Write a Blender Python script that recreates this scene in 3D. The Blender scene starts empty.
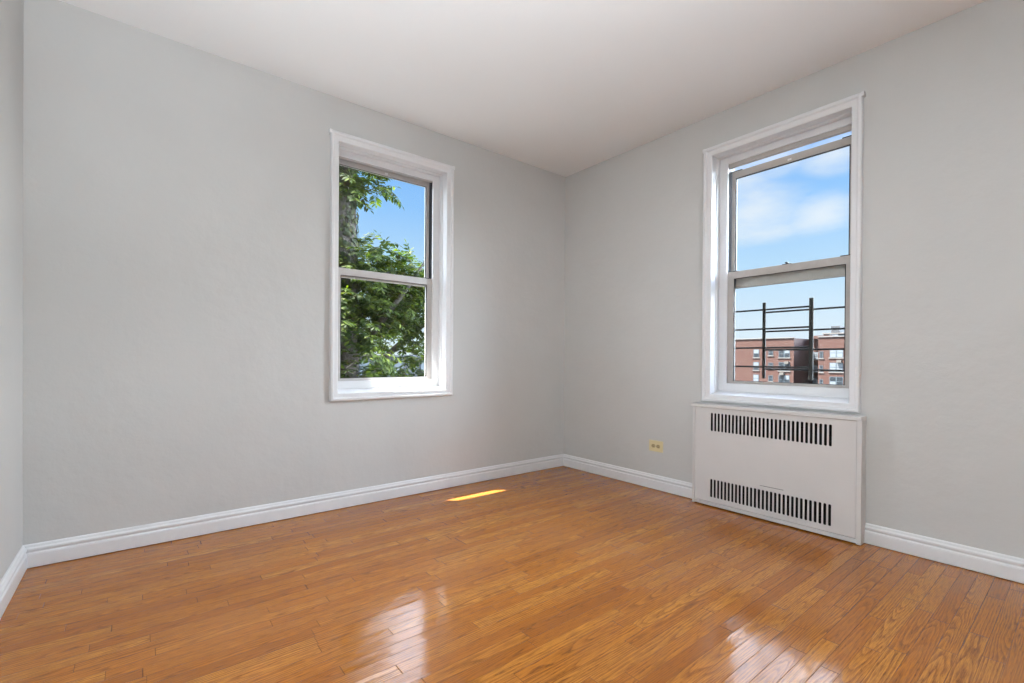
import bpy, bmesh, math, random
from mathutils import Vector, Matrix, Euler

sc = bpy.context.scene
COL = sc.collection

# ------------------------------------------------------------------ camera
CAM = Vector((-3.0058, -3.0096, 0.9566))
YAW, PIT, ROL = 0.6740, -0.0044, 0.0068
fw = Vector((math.sin(YAW) * math.cos(PIT), math.cos(YAW) * math.cos(PIT), math.sin(PIT)))
rt = Vector((math.cos(YAW), -math.sin(YAW), 0))
up = rt.cross(fw)
r2 = rt * math.cos(ROL) + up * math.sin(ROL)
u2 = -rt * math.sin(ROL) + up * math.cos(ROL)
cd = bpy.data.cameras.new('camera')
cd.sensor_fit = 'HORIZONTAL'
cd.sensor_width = 36
cd.lens = 468.4 / 1024 * 36
cd.shift_y = (361.3 - 341.5) / 1024
cd.clip_start = 0.02
cd.clip_end = 600
cam = bpy.data.objects.new('camera', cd)
COL.objects.link(cam)
M = Matrix.Identity(4)
for i in range(3):
    M[i][0], M[i][1], M[i][2], M[i][3] = r2[i], u2[i], -fw[i], CAM[i]
cam.matrix_world = M
sc.camera = cam

# ------------------------------------------------------------------ light
SUN_DIR = Vector((1.12, -1.0, -2.99)).normalized()
SUN_STRENGTH = 44.0
FLASH_W = 110.0
CORNER_FILL_W = 2.3
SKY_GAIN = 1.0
SKY_FILL_GAIN = 40.0
HIGH_GLOW_GAIN = 6.0
sc.view_settings.view_transform = 'Standard'
sc.view_settings.look = 'None'
sc.view_settings.exposure = 0.0
sc.view_settings.gamma = 1.0
sc.view_settings.use_curve_mapping = False


def node(nt, t, **kw):
    n = nt.nodes.new(t)
    for k, v in kw.items():
        if k == 'inp':
            for a, b in v.items():
                n.inputs[a].default_value = b
        else:
            setattr(n, k, v)
    return n


def math_n(nt, op, a, b=None, c=None, clamp=False):
    n = nt.nodes.new('ShaderNodeMath')
    n.operation = op
    n.use_clamp = clamp
    for i, v in enumerate((a, b, c)):
        if v is None:
            continue
        if isinstance(v, (int, float)):
            n.inputs[i].default_value = v
        else:
            nt.links.new(v, n.inputs[i])
    return n.outputs[0]


def mix_col(nt, fac, a, b, mode='MIX'):
    n = nt.nodes.new('ShaderNodeMix')
    n.data_type = 'RGBA'
    n.blend_type = mode
    for idx, v in ((0, fac), (6, a), (7, b)):
        if isinstance(v, (int, float)):
            n.inputs[idx].default_value = v
        elif isinstance(v, (tuple, list)):
            n.inputs[idx].default_value = (*v[:3], 1)
        else:
            nt.links.new(v, n.inputs[idx])
    return n.outputs[2]


def ramp(nt, fac, stops, interp='LINEAR'):
    n = nt.nodes.new('ShaderNodeValToRGB')
    cr = n.color_ramp
    cr.interpolation = interp
    while len(cr.elements) < len(stops):
        cr.elements.new(0.5)
    for e, (p, c) in zip(cr.elements, stops):
        e.position = p
        e.color = (*c[:3], 1) if isinstance(c, (tuple, list)) else (c, c, c, 1)
    nt.links.new(fac, n.inputs[0])
    return n.outputs[0]


def build_world():
    w = bpy.data.worlds.new('sky')
    sc.world = w
    w.use_nodes = True
    nt = w.node_tree
    nt.nodes.clear()
    tc = node(nt, 'ShaderNodeTexCoord')
    sx = node(nt, 'ShaderNodeSeparateXYZ')
    nt.links.new(tc.outputs['Generated'], sx.inputs[0])
    z = sx.outputs[2]
    base = ramp(nt, z, [(0.0, (0.84, 0.94, 1.04)), (0.06, (0.78, 0.92, 1.05)), (0.17, (0.56, 0.81, 1.06)),
                        (0.30, (0.31, 0.61, 1.05)), (0.42, (0.20, 0.48, 1.0)), (1.0, (0.22, 0.40, 0.85))])
    # clouds: soft banks at fixed compass directions, broken up by noise
    mp = node(nt, 'ShaderNodeMapping')
    mp.inputs['Scale'].default_value = (1, 1, 2.6)
    nt.links.new(tc.outputs['Generated'], mp.inputs[0])
    nz = node(nt, 'ShaderNodeTexNoise', inp={'Scale': 5.5, 'Detail': 6.0, 'Roughness': 0.55})
    nt.links.new(mp.outputs[0], nz.inputs['Vector'])
    tot = None
    for (d, sz, amp) in (((0.877, 0.40, 0.265), 0.13, 1.0), ((0.917, 0.300, 0.255), 0.085, 1.0),
                         ((0.865, 0.36, 0.365), 0.10, 0.75), ((0.83, 0.45, 0.33), 0.12, 0.8), ((0.90, 0.27, 0.345), 0.08, 0.8),
                         ((0.6, 0.1, 0.75), 0.5, 0.8), ((0.95, -0.3, 0.35), 0.3, 0.8)):
        v = node(nt, 'ShaderNodeVectorMath', operation='SUBTRACT')
        nt.links.new(tc.outputs['Generated'], v.inputs[0])
        v.inputs[1].default_value = Vector(d).normalized()
        v2 = node(nt, 'ShaderNodeVectorMath', operation='MULTIPLY')
        nt.links.new(v.outputs[0], v2.inputs[0])
        v2.inputs[1].default_value = (1, 1, 1.9)
        ln = node(nt, 'ShaderNodeVectorMath', operation='LENGTH')
        nt.links.new(v2.outputs[0], ln.inputs[0])
        f = math_n(nt, 'SUBTRACT', 1.0, math_n(nt, 'DIVIDE', ln.outputs['Value'], sz), clamp=True)
        f = math_n(nt, 'MULTIPLY', f, amp)
        tot = f if tot is None else math_n(nt, 'MAXIMUM', tot, f)
    dens = math_n(nt, 'ADD', tot, math_n(nt, 'MULTIPLY', math_n(nt, 'SUBTRACT', nz.outputs[0], 0.55), 2.0))
    dens = math_n(nt, 'MULTIPLY', math_n(nt, 'SMOOTH_MIN', math_n(nt, 'MAXIMUM', dens, 0.0), 0.75, 0.3), 1.05, clamp=True)
    gate = math_n(nt, 'MULTIPLY', tot, 4.0, clamp=True)
    dens = math_n(nt, 'MULTIPLY', dens, gate)
    c1 = mix_col(nt, dens, base, (0.93, 0.97, 1.03))
    # brighter sky overhead and towards the sun
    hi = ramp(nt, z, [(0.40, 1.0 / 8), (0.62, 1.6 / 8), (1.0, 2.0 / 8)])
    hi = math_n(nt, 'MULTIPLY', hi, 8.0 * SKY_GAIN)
    # added unseen sky glow to light the room, opposite and around the sun
    for d, a, b_, g in (((0.85, -0.52, 0.28), 0.74, 0.95, SKY_FILL_GAIN), ((-0.66, 0.60, 0.46), 0.55, 0.93, SKY_FILL_GAIN * 0.17)):
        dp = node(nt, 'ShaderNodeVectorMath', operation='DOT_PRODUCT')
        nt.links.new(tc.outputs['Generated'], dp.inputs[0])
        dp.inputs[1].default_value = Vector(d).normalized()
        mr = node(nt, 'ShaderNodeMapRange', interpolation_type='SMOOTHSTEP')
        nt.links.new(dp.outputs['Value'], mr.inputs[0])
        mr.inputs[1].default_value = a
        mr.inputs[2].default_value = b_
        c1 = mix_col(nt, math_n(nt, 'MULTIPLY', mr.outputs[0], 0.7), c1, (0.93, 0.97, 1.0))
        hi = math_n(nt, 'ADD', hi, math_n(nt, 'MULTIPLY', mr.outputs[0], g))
    # added glow high in the unseen sky, brightening the floor's window reflections
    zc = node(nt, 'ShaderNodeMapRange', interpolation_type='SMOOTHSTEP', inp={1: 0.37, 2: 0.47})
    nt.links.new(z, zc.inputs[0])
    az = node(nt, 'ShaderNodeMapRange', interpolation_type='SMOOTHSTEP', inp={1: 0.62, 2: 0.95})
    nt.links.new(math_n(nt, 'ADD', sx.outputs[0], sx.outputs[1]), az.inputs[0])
    high_glow = math_n(nt, 'MULTIPLY', zc.outputs[0], az.outputs[0])
    c1 = mix_col(nt, math_n(nt, 'MULTIPLY', high_glow, 0.75), c1, (0.97, 0.97, 1.0))
    hi = math_n(nt, 'ADD', hi, math_n(nt, 'MULTIPLY', high_glow, HIGH_GLOW_GAIN))
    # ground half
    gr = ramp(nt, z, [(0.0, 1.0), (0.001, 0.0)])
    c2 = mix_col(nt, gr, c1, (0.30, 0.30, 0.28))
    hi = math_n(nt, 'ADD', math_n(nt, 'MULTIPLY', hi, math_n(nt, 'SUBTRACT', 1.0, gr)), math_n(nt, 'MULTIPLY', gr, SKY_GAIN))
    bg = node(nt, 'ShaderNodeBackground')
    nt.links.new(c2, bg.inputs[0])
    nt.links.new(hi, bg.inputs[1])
    out = node(nt, 'ShaderNodeOutputWorld')
    nt.links.new(bg.outputs[0], out.inputs[0])


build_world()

sl = bpy.data.lights.new('sun', 'SUN')
sl.energy = SUN_STRENGTH
sl.angle = math.radians(0.6)
sl.color = (1.0, 0.965, 0.92)
so = bpy.data.objects.new('sun', sl)
COL.objects.link(so)
so.location = (-6, 6, 14)
so.rotation_euler = SUN_DIR.to_track_quat('-Z', 'Y').to_euler()

# the photographer's flash behind the camera, bounced off the white ceiling
fl = bpy.data.lights.new('bounce_flash', 'AREA')
fl.shape = 'DISK'
fl.size = 1.5
fl.energy = FLASH_W
fl.color = (0.86, 0.94, 1.0)
fo = bpy.data.objects.new('bounce_flash', fl)
COL.objects.link(fo)
fo.location = (-2.9, -3.55, 0.45)
fl.spread = math.radians(120)
fo.rotation_euler = Vector((-0.20, 0.22, 1.0)).to_track_quat('-Z', 'Y').to_euler()

# added fill light behind the camera, brightening the far corner; no real lamp there
sb = bpy.data.lights.new('corner_fill', 'AREA')
sb.shape = 'SQUARE'
sb.size = 1.3
sb.energy = CORNER_FILL_W
sb.spread = math.radians(46)
sb.color = (0.95, 0.97, 1.0)
sbo = bpy.data.objects.new('corner_fill', sb)
COL.objects.link(sbo)
sbo.location = (-2.9, -4.4, 1.5)
sbo.rotation_euler = Vector((2.75, 4.1, 0.05)).to_track_quat('-Z', 'Y').to_euler()


# sampling portals in the two window openings (they give off no light of their own)
for nm, loc, d in (('portal', (-1.6255, 0.36, 1.54), (0, -1, 0)), ('portal', (0.36, -1.7795, 1.54), (-1, 0, 0))):
    pl = bpy.data.lights.new(nm, 'AREA')
    pl.shape = 'RECTANGLE'
    pl.size, pl.size_y = 1.5, 1.9
    pl.cycles.is_portal = True
    po = bpy.data.objects.new(nm, pl)
    COL.objects.link(po)
    po.location = loc
    po.rotation_euler = Vector(d).to_track_quat('-Z', 'Y').to_euler()

# ------------------------------------------------------------------ helpers
RX0, RX1, RY0, RY1, RH = -3.4088, 0.0, -6.8, 0.0, 2.6
WT = 0.34


def new_obj(name, me, mat=None, parent=None, smooth=False):
    o = bpy.data.objects.new(name, me)
    COL.objects.link(o)
    if mat is not None and not me.materials:
        me.materials.append(mat)
    if parent is not None:
        o.parent = parent
    if smooth:
        for p in me.polygons:
            p.use_smooth = True
    return o


def from_bm(name, bm, mat=None, parent=None, smooth=False):
    bmesh.ops.recalc_face_normals(bm, faces=bm.faces[:])
    me = bpy.data.meshes.new(name)
    bm.to_mesh(me)
    bm.free()
    return new_obj(name, me, mat, parent, smooth)


def box(bm, lo, hi, bev=0.0, seg=2):
    lo, hi = [min(a, b) for a, b in zip(lo, hi)], [max(a, b) for a, b in zip(lo, hi)]
    vs = [bm.verts.new((x, y, z)) for x in (lo[0], hi[0]) for y in (lo[1], hi[1]) for z in (lo[2], hi[2])]
    fs = [(0, 1, 3, 2), (4, 6, 7, 5), (0, 4, 5, 1), (2, 3, 7, 6), (0, 2, 6, 4), (1, 5, 7, 3)]
    faces = [bm.faces.new([vs[i] for i in f]) for f in fs]
    if bev > 0:
        es = list({e for f in faces for e in f.edges})
        bmesh.ops.bevel(bm, geom=es, offset=bev, segments=seg, affect='EDGES', profile=0.5)
    return faces


def cyl(bm, p0, p1, r0, r1=None, n=12, cap=True):
    r1 = r0 if r1 is None else r1
    p0, p1 = Vector(p0), Vector(p1)
    ax = (p1 - p0).normalized()
    a = ax.orthogonal().normalized()
    b = ax.cross(a)
    A, B = [], []
    for i in range(n):
        t = 2 * math.pi * i / n
        d = a * math.cos(t) + b * math.sin(t)
        A.append(bm.verts.new(p0 + d * r0))
        B.append(bm.verts.new(p1 + d * r1))
    for i in range(n):
        j = (i + 1) % n
        bm.faces.new((A[i], A[j], B[j], B[i]))
    if cap:
        bm.faces.new(A[::-1])
        bm.faces.new(B)


def tube(bm, pts, rads, n=10):
    pts = [Vector(p) for p in pts]
    rings = []
    for k, p in enumerate(pts):
        d = (pts[min(k + 1, len(pts) - 1)] - pts[max(k - 1, 0)]).normalized()
        a = d.cross(Vector((0.13, 1, 0.21))).normalized()
        b = d.cross(a)
        rings.append([bm.verts.new(p + (a * math.cos(2 * math.pi * i / n) + b * math.sin(2 * math.pi * i / n)) * rads[k]) for i in range(n)])
    for k in range(len(rings) - 1):
        for i in range(n):
            j = (i + 1) % n
            bm.faces.new((rings[k][i], rings[k][j], rings[k + 1][j], rings[k + 1][i]))
    bm.faces.new(rings[0][::-1])
    bm.faces.new(rings[-1])


def box_obj(name, boxes, mat, parent=None, bev=0.002):
    bm = bmesh.new()
    for lo, hi in boxes:
        box(bm, lo, hi, bev)
    return from_bm(name, bm, mat, parent)


def tag(o, label=None, cat=None, group=None, kind=None):
    if label:
        o['label'] = label
    if cat:
        o['category'] = cat
    if group:
        o['group'] = group
    if kind:
        o['kind'] = kind
    return o


def empty(name, loc=(0, 0, 0), rz=0.0):
    o = bpy.data.objects.new(name, None)
    o.empty_display_size = 0.1
    o.location = loc
    o.rotation_euler = (0, 0, rz)
    COL.objects.link(o)
    return o


# ------------------------------------------------------------------ materials
def principled(name, color, rough=0.5, metal=0.0, spec=0.5, coat=0.0, noise=0.0, nscale=20.0, bump=0.0, bscale=60.0, bdist=0.001, dirt=None):
    m = bpy.data.materials.new(name)
    m.use_nodes = True
    nt = m.node_tree
    b = nt.nodes['Principled BSDF']
    b.inputs['Base Color'].default_value = (*color, 1)
    b.inputs['Roughness'].default_value = rough
    b.inputs['Metallic'].default_value = metal
    b.inputs['Specular IOR Level'].default_value = spec
    b.inputs['Coat Weight'].default_value = coat
    tc = node(nt, 'ShaderNodeTexCoord')
    if noise > 0:
        nz = node(nt, 'ShaderNodeTexNoise', inp={'Scale': nscale, 'Detail': 4.0})
        nt.links.new(tc.outputs['Object'], nz.inputs['Vector'])
        f = ramp(nt, nz.outputs[0], [(0.3, 1.0 - noise), (0.7, 1.0)])
        c = mix_col(nt, 1.0, color, f, 'MULTIPLY')
        nt.links.new(c, b.inputs['Base Color'])
    if bump > 0:
        nz2 = node(nt, 'ShaderNodeTexNoise', inp={'Scale': bscale, 'Detail': 5.0, 'Roughness': 0.6})
        nt.links.new(tc.outputs['Object'], nz2.inputs['Vector'])
        bp = node(nt, 'ShaderNodeBump', inp={'Strength': bump, 'Distance': bdist})
        nt.links.new(nz2.outputs[0], bp.inputs['Height'])
        nt.links.new(bp.outputs[0], b.inputs['Normal'])
    return m


MAT = {}
MAT['wall'] = principled('wall_paint', (0.620, 0.618, 0.604), 0.55, spec=0.35, noise=0.03, nscale=3.0, bump=0.35, bscale=7.0, bdist=0.012)
MAT['ceiling'] = principled('ceiling_paint', (0.875, 0.885, 0.89), 0.7, spec=0.2, bump=0.25, bscale=5.0, bdist=0.01)
MAT['trim'] = principled('white_trim_paint', (0.80, 0.80, 0.81), 0.32, spec=0.5, noise=0.03, nscale=9.0, bump=0.15, bscale=40.0, bdist=0.0015)
MAT['radiator'] = principled('radiator_enamel', (0.70, 0.68, 0.665), 0.38, spec=0.45, noise=0.03, nscale=6.0, bump=0.1, bscale=20.0)
MAT['alu'] = principled('aluminium_frame', (0.52, 0.485, 0.455), 0.42, metal=0.25, noise=0.08, nscale=30.0)
MAT['alu_light'] = principled('aluminium_frame_pale', (0.58, 0.56, 0.55), 0.42, metal=0.2, noise=0.06, nscale=30.0)
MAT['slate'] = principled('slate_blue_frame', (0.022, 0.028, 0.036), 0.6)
MAT['track'] = principled('black_track', (0.012, 0.012, 0.014), 0.6)
MAT['black'] = principled('black_plastic', (0.02, 0.02, 0.022), 0.5)
MAT['iron'] = principled('dark_painted_steel', (0.016, 0.013, 0.011), 0.7, spec=0.25, noise=0.3, nscale=40.0)
MAT['inside'] = principled('recess_shade_black', (0.006, 0.0055, 0.005), 0.9)  # near-black colour stands in for the shade inside the radiator cover
MAT['ivory'] = principled('ivory_plastic', (0.78, 0.68, 0.40), 0.4, noise=0.05)
MAT['ivory_dark'] = principled('brown_ivory_plastic', (0.50, 0.39, 0.20), 0.45)
MAT['steel'] = principled('screw_steel', (0.5, 0.48, 0.45), 0.35, metal=0.9)
MAT['stone'] = principled('sill_stone', (0.14, 0.137, 0.135), 0.8, noise=0.2)
MAT['facade'] = principled('facade_paint', (0.42, 0.30, 0.25), 0.85, noise=0.2, nscale=8)
MAT['concrete'] = principled('grey_render', (0.045, 0.048, 0.054), 0.85, noise=0.2, nscale=0.6)
MAT['roofgrey'] = principled('grey_cladding', (0.07, 0.073, 0.08), 0.8, noise=0.15, nscale=0.8)
MAT['pale'] = principled('pale_stone', (0.13, 0.115, 0.105), 0.8, noise=0.1)
MAT['bark'] = principled('bark', (0.045, 0.036, 0.027), 0.9, noise=0.5, nscale=9.0, bump=1.0, bscale=14.0, bdist=0.03)
MAT['ground'] = principled('street_ground', (0.028, 0.029, 0.028), 0.9, noise=0.3, nscale=0.2)
MAT['darkwin'] = principled('window_glass_dark', (0.018, 0.022, 0.027), 0.4, spec=0.2)
MAT['blind'] = principled('window_blind', (0.12, 0.135, 0.15), 0.5)
MAT['winframe'] = principled('window_frame_dark', (0.05, 0.065, 0.075), 0.5)
MAT['metalbox'] = principled('ac_casing', (0.09, 0.08, 0.07), 0.6)


def make_glass():
    m = bpy.data.materials.new('window_glass')
    m.use_nodes = True
    nt = m.node_tree
    nt.nodes.clear()
    lw = node(nt, 'ShaderNodeLayerWeight', inp={'Blend': 0.5})
    t = node(nt, 'ShaderNodeBsdfTransparent', inp={'Color': (0.97, 0.985, 0.98, 1)})
    g = node(nt, 'ShaderNodeBsdfGlossy', inp={'Roughness': 0.02, 'Color': (0.9, 0.9, 0.9, 1)})
    mx = node(nt, 'ShaderNodeMixShader')
    f = math_n(nt, 'ADD', 0.022, math_n(nt, 'MULTIPLY', 0.6, math_n(nt, 'POWER', lw.outputs['Facing'], 5.0)))
    nt.links.new(f, mx.inputs[0])
    nt.links.new(t.outputs[0], mx.inputs[1])
    nt.links.new(g.outputs[0], mx.inputs[2])
    o = node(nt, 'ShaderNodeOutputMaterial')
    nt.links.new(mx.outputs[0], o.inputs[0])
    return m


MAT['glass'] = make_glass()


def make_leaf(name, c1, c2, c3):
    m = bpy.data.materials.new(name)
    m.use_nodes = True
    nt = m.node_tree
    b = nt.nodes['Principled BSDF']
    geo = node(nt, 'ShaderNodeNewGeometry')
    col = ramp(nt, geo.outputs['Random Per Island'], [(0.0, c1), (0.6, c2), (1.0, c3)])
    nt.links.new(col, b.inputs['Base Color'])
    b.inputs['Roughness'].default_value = 0.6
    b.inputs['Specular IOR Level'].default_value = 0.2
    tr = node(nt, 'ShaderNodeBsdfTranslucent')
    tcol = mix_col(nt, 1.0, col, (1.5, 1.7, 0.5), 'MULTIPLY')
    nt.links.new(tcol, tr.inputs[0])
    mx = node(nt, 'ShaderNodeMixShader', inp={0: 0.35})
    nt.links.new(b.outputs[0], mx.inputs[1])
    nt.links.new(tr.outputs[0], mx.inputs[2])
    nt.links.new(mx.outputs[0], nt.nodes['Material Output'].inputs[0])
    return m


MAT['leaf'] = make_leaf('leaf_green', (0.010, 0.021, 0.002), (0.029, 0.049, 0.004), (0.095, 0.120, 0.010))
MAT['ivy'] = make_leaf('ivy_green', (0.012, 0.019, 0.004), (0.024, 0.032, 0.008), (0.055, 0.06, 0.016))


def make_floor():
    m = bpy.data.materials.new('oak_strip_floor')
    m.use_nodes = True
    nt = m.node_tree
    b = nt.nodes['Principled BSDF']
    W = 0.0515
    tc = node(nt, 'ShaderNodeTexCoord')
    sx = node(nt, 'ShaderNodeSeparateXYZ')
    nt.links.new(tc.outputs['Object'], sx.inputs[0])
    X, Y = sx.outputs[0], sx.outputs[1]
    yr = math_n(nt, 'DIVIDE', math_n(nt, 'ADD', Y, 20.0 * W + 0.027 * 0), W)
    row = math_n(nt, 'FLOOR', yr)
    yf = math_n(nt, 'SUBTRACT', yr, row)            # 0..1 across the board

    def wn(*v):
        c = node(nt, 'ShaderNodeCombineXYZ')
        for i, s in enumerate(v):
            if isinstance(s, (int, float)):
                c.inputs[i].default_value = s
            else:
                nt.links.new(s, c.inputs[i])
        w = node(nt, 'ShaderNodeTexWhiteNoise', noise_dimensions='3D')
        nt.links.new(c.outputs[0], w.inputs['Vector'])
        return w
    rr = wn(row, 3.7, 1.1)
    rs = node(nt, 'ShaderNodeSeparateColor')
    nt.links.new(rr.outputs['Color'], rs.inputs[0])
    L = math_n(nt, 'ADD', 0.42, math_n(nt, 'MULTIPLY', rs.outputs[0], 0.55))
    xo = math_n(nt, 'ADD', math_n(nt, 'ADD', X, 30.0), math_n(nt, 'MULTIPLY', rs.outputs[1], 3.0))
    # wander the board ends so that the lengths differ along a row
    jn = node(nt, 'ShaderNodeTexNoise', inp={'Scale': 1.7, 'Detail': 1.0})
    jc = node(nt, 'ShaderNodeCombineXYZ')
    nt.links.new(xo, jc.inputs[0])
    nt.links.new(math_n(nt, 'MULTIPLY', row, 7.31), jc.inputs[1])
    nt.links.new(jc.outputs[0], jn.inputs['Vector'])
    xr = math_n(nt, 'DIVIDE', math_n(nt, 'ADD', xo, math_n(nt, 'MULTIPLY', jn.outputs[0], 0.5)), L)
    cell = math_n(nt, 'FLOOR', xr)
    xf = math_n(nt, 'SUBTRACT', xr, cell)
    pid = wn(row, cell, 0.5)
    ps = node(nt, 'ShaderNodeSeparateColor')
    nt.links.new(pid.outputs['Color'], ps.inputs[0])
    pid2 = wn(row, cell, 9.5)
    ps2 = node(nt, 'ShaderNodeSeparateColor')
    nt.links.new(pid2.outputs['Color'], ps2.inputs[0])
    # board colour
    bc = ramp(nt, ps.outputs[0], [(0.0, (0.44, 0.132, 0.008)), (0.25, (0.56, 0.182, 0.012)), (0.7, (0.62, 0.215, 0.018)), (1.0, (0.72, 0.285, 0.034))])
    # plain-sawn growth rings: distance to a tilted pith line under each board
    yl = math_n(nt, 'MULTIPLY', math_n(nt, 'SUBTRACT', yf, 0.5), W)
    yc = math_n(nt, 'SUBTRACT', yl, math_n(nt, 'MULTIPLY', math_n(nt, 'SUBTRACT', ps.outputs[1], 0.5), 0.055))
    slope = math_n(nt, 'MULTIPLY', math_n(nt, 'SUBTRACT', ps.outputs[2], 0.5), 0.10)
    xl = math_n(nt, 'MULTIPLY', math_n(nt, 'SUBTRACT', xf, 0.5), L)
    dn = node(nt, 'ShaderNodeTexNoise', inp={'Scale': 1.0, 'Detail': 2.0})
    dc = node(nt, 'ShaderNodeCombineXYZ')
    nt.links.new(math_n(nt, 'MULTIPLY', X, 3.5), dc.inputs[0])
    nt.links.new(math_n(nt, 'MULTIPLY', Y, 18.0), dc.inputs[1])
    nt.links.new(math_n(nt, 'MULTIPLY', ps2.outputs[0], 40.0), dc.inputs[2])
    nt.links.new(dc.outputs[0], dn.inputs['Vector'])
    dep = math_n(nt, 'ADD', math_n(nt, 'ADD', 0.004, math_n(nt, 'MULTIPLY', ps2.outputs[1], 0.03)),
                 math_n(nt, 'MULTIPLY', slope, xl))
    dep = math_n(nt, 'ADD', dep, math_n(nt, 'MULTIPLY', math_n(nt, 'SUBTRACT', dn.outputs[0], 0.5), 0.022))
    r = math_n(nt, 'SQRT', math_n(nt, 'ADD', math_n(nt, 'MULTIPLY', yc, yc), math_n(nt, 'MULTIPLY', dep, dep)))
    per = math_n(nt, 'ADD', 0.0036, math_n(nt, 'MULTIPLY', ps2.outputs[2], 0.0055))
    saw = math_n(nt, 'FRACT', math_n(nt, 'DIVIDE', r, per))
    ring = ramp(nt, saw, [(0.0, 0.0), (0.35, 0.55), (0.75, 1.0), (0.92, 0.85), (1.0, 0.0)])
    # pores: short dark dashes along the board
    pn = node(nt, 'ShaderNodeTexNoise', inp={'Scale': 1.0, 'Detail': 3.0, 'Roughness': 0.7})
    pc = node(nt, 'ShaderNodeCombineXYZ')
    nt.links.new(math_n(nt, 'MULTIPLY', X, 14.0), pc.inputs[0])
    nt.links.new(math_n(nt, 'MULTIPLY', Y, 330.0), pc.inputs[1])
    nt.links.new(pc.outputs[0], pn.inputs['Vector'])
    pore = ramp(nt, pn.outputs[0], [(0.36, 0.0), (0.58, 1.0)])
    grain = math_n(nt, 'MULTIPLY', math_n(nt, 'SUBTRACT', 1.0, ring), math_n(nt, 'SUBTRACT', 1.15, math_n(nt, 'MULTIPLY', pore, 0.7)))
    gf = math_n(nt, 'MULTIPLY', grain, math_n(nt, 'ADD', 0.85, math_n(nt, 'MULTIPLY', ps2.outputs[0], 0.6)), clamp=True)
    c = mix_col(nt, gf, bc, (0.22, 0.066, 0.004))
    pf = math_n(nt, 'MULTIPLY', math_n(nt, 'SUBTRACT', 1.0, pore), 0.62)
    c = mix_col(nt, pf, c, (0.26, 0.09, 0.02))
    fn = node(nt, 'ShaderNodeTexNoise', inp={'Scale': 1.0, 'Detail': 2.0, 'Roughness': 0.5})
    fc = node(nt, 'ShaderNodeCombineXYZ')
    nt.links.new(math_n(nt, 'MULTIPLY', X, 26.0), fc.inputs[0])
    nt.links.new(math_n(nt, 'MULTIPLY', Y, 170.0), fc.inputs[1])
    nt.links.new(math_n(nt, 'MULTIPLY', ps2.outputs[1], 9.0), fc.inputs[2])
    nt.links.new(fc.outputs[0], fn.inputs['Vector'])
    fleck = math_n(nt, 'MULTIPLY', ramp(nt, fn.outputs[0], [(0.56, 0.0), (0.68, 1.0)]), math_n(nt, 'MULTIPLY', math_n(nt, 'SUBTRACT', 1.0, ring), 1.3, clamp=True))
    c = mix_col(nt, math_n(nt, 'MULTIPLY', fleck, 0.75, clamp=True), c, (0.13, 0.036, 0.004))
    # old amber and greyed wear in the finish
    bn = node(nt, 'ShaderNodeTexNoise', inp={'Scale': 2.2, 'Detail': 4.0})
    nt.links.new(tc.outputs['Object'], bn.inputs['Vector'])
    c = mix_col(nt, math_n(nt, 'MULTIPLY', ramp(nt, bn.outputs[0], [(0.42, 0.0), (0.72, 1.0)]), 0.35), c, (0.42, 0.17, 0.055))
    # dark scuffs
    sn = node(nt, 'ShaderNodeTexNoise', inp={'Scale': 1.0, 'Detail': 5.0, 'Roughness': 0.7})
    s2 = node(nt, 'ShaderNodeCombineXYZ')
    nt.links.new(math_n(nt, 'MULTIPLY', X, 9.0), s2.inputs[0])
    nt.links.new(math_n(nt, 'MULTIPLY', Y, 40.0), s2.inputs[1])
    nt.links.new(s2.outputs[0], sn.inputs['Vector'])
    c = mix_col(nt, math_n(nt, 'MULTIPLY', ramp(nt, sn.outputs[0], [(0.70, 0.0), (0.80, 1.0)]), 0.35), c, (0.13, 0.05, 0.02))
    # seams
    ey = math_n(nt, 'MULTIPLY', math_n(nt, 'MINIMUM', yf, math_n(nt, 'SUBTRACT', 1.0, yf)), W)
    ex = math_n(nt, 'MULTIPLY', math_n(nt, 'MINIMUM', xf, math_n(nt, 'SUBTRACT', 1.0, xf)), L)
    sw = math_n(nt, 'ADD', 0.0004, math_n(nt, 'MULTIPLY', rs.outputs[2], 0.0007))
    e1 = math_n(nt, 'SUBTRACT', 1.0, math_n(nt, 'DIVIDE', ey, sw), clamp=True)
    e2 = math_n(nt, 'SUBTRACT', 1.0, math_n(nt, 'DIVIDE', ex, 0.0015), clamp=True)
    e = math_n(nt, 'MAXIMUM', e1, e2)
    c = mix_col(nt, math_n(nt, 'MULTIPLY', e, 0.85, clamp=True), c, (0.06, 0.022, 0.008))
    nt.links.new(c, b.inputs['Base Color'])
    # varnish
    rn = ramp(nt, bn.outputs[0], [(0.35, 0.13), (0.7, 0.24)])
    nt.links.new(rn, b.inputs['Roughness'])
    b.inputs['IOR'].default_value = 1.55
    b.inputs['Specular IOR Level'].default_value = 0.0
    b.inputs['Coat Weight'].default_value = 1.0
    b.inputs['Coat Roughness'].default_value = 0.085
    b.inputs['Coat IOR'].default_value = 1.5
    # cupped and slightly tilted boards, soft dips, open seams
    cup = math_n(nt, 'MULTIPLY', math_n(nt, 'POWER', math_n(nt, 'SUBTRACT', yf, 0.5), 2.0), math_n(nt, 'MULTIPLY', rs.outputs[1], 0.0006))
    tilt = math_n(nt, 'MULTIPLY', math_n(nt, 'MULTIPLY', math_n(nt, 'SUBTRACT', yf, 0.5), math_n(nt, 'SUBTRACT', ps.outputs[1], 0.5)), 0.0004)
    hn = node(nt, 'ShaderNodeTexNoise', inp={'Scale': 1.0, 'Detail': 2.0})
    h2 = node(nt, 'ShaderNodeCombineXYZ')
    nt.links.new(math_n(nt, 'MULTIPLY', X, 5.0), h2.inputs[0])
    nt.links.new(math_n(nt, 'MULTIPLY', Y, 16.0), h2.inputs[1])
    nt.links.new(h2.outputs[0], hn.inputs['Vector'])
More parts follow.
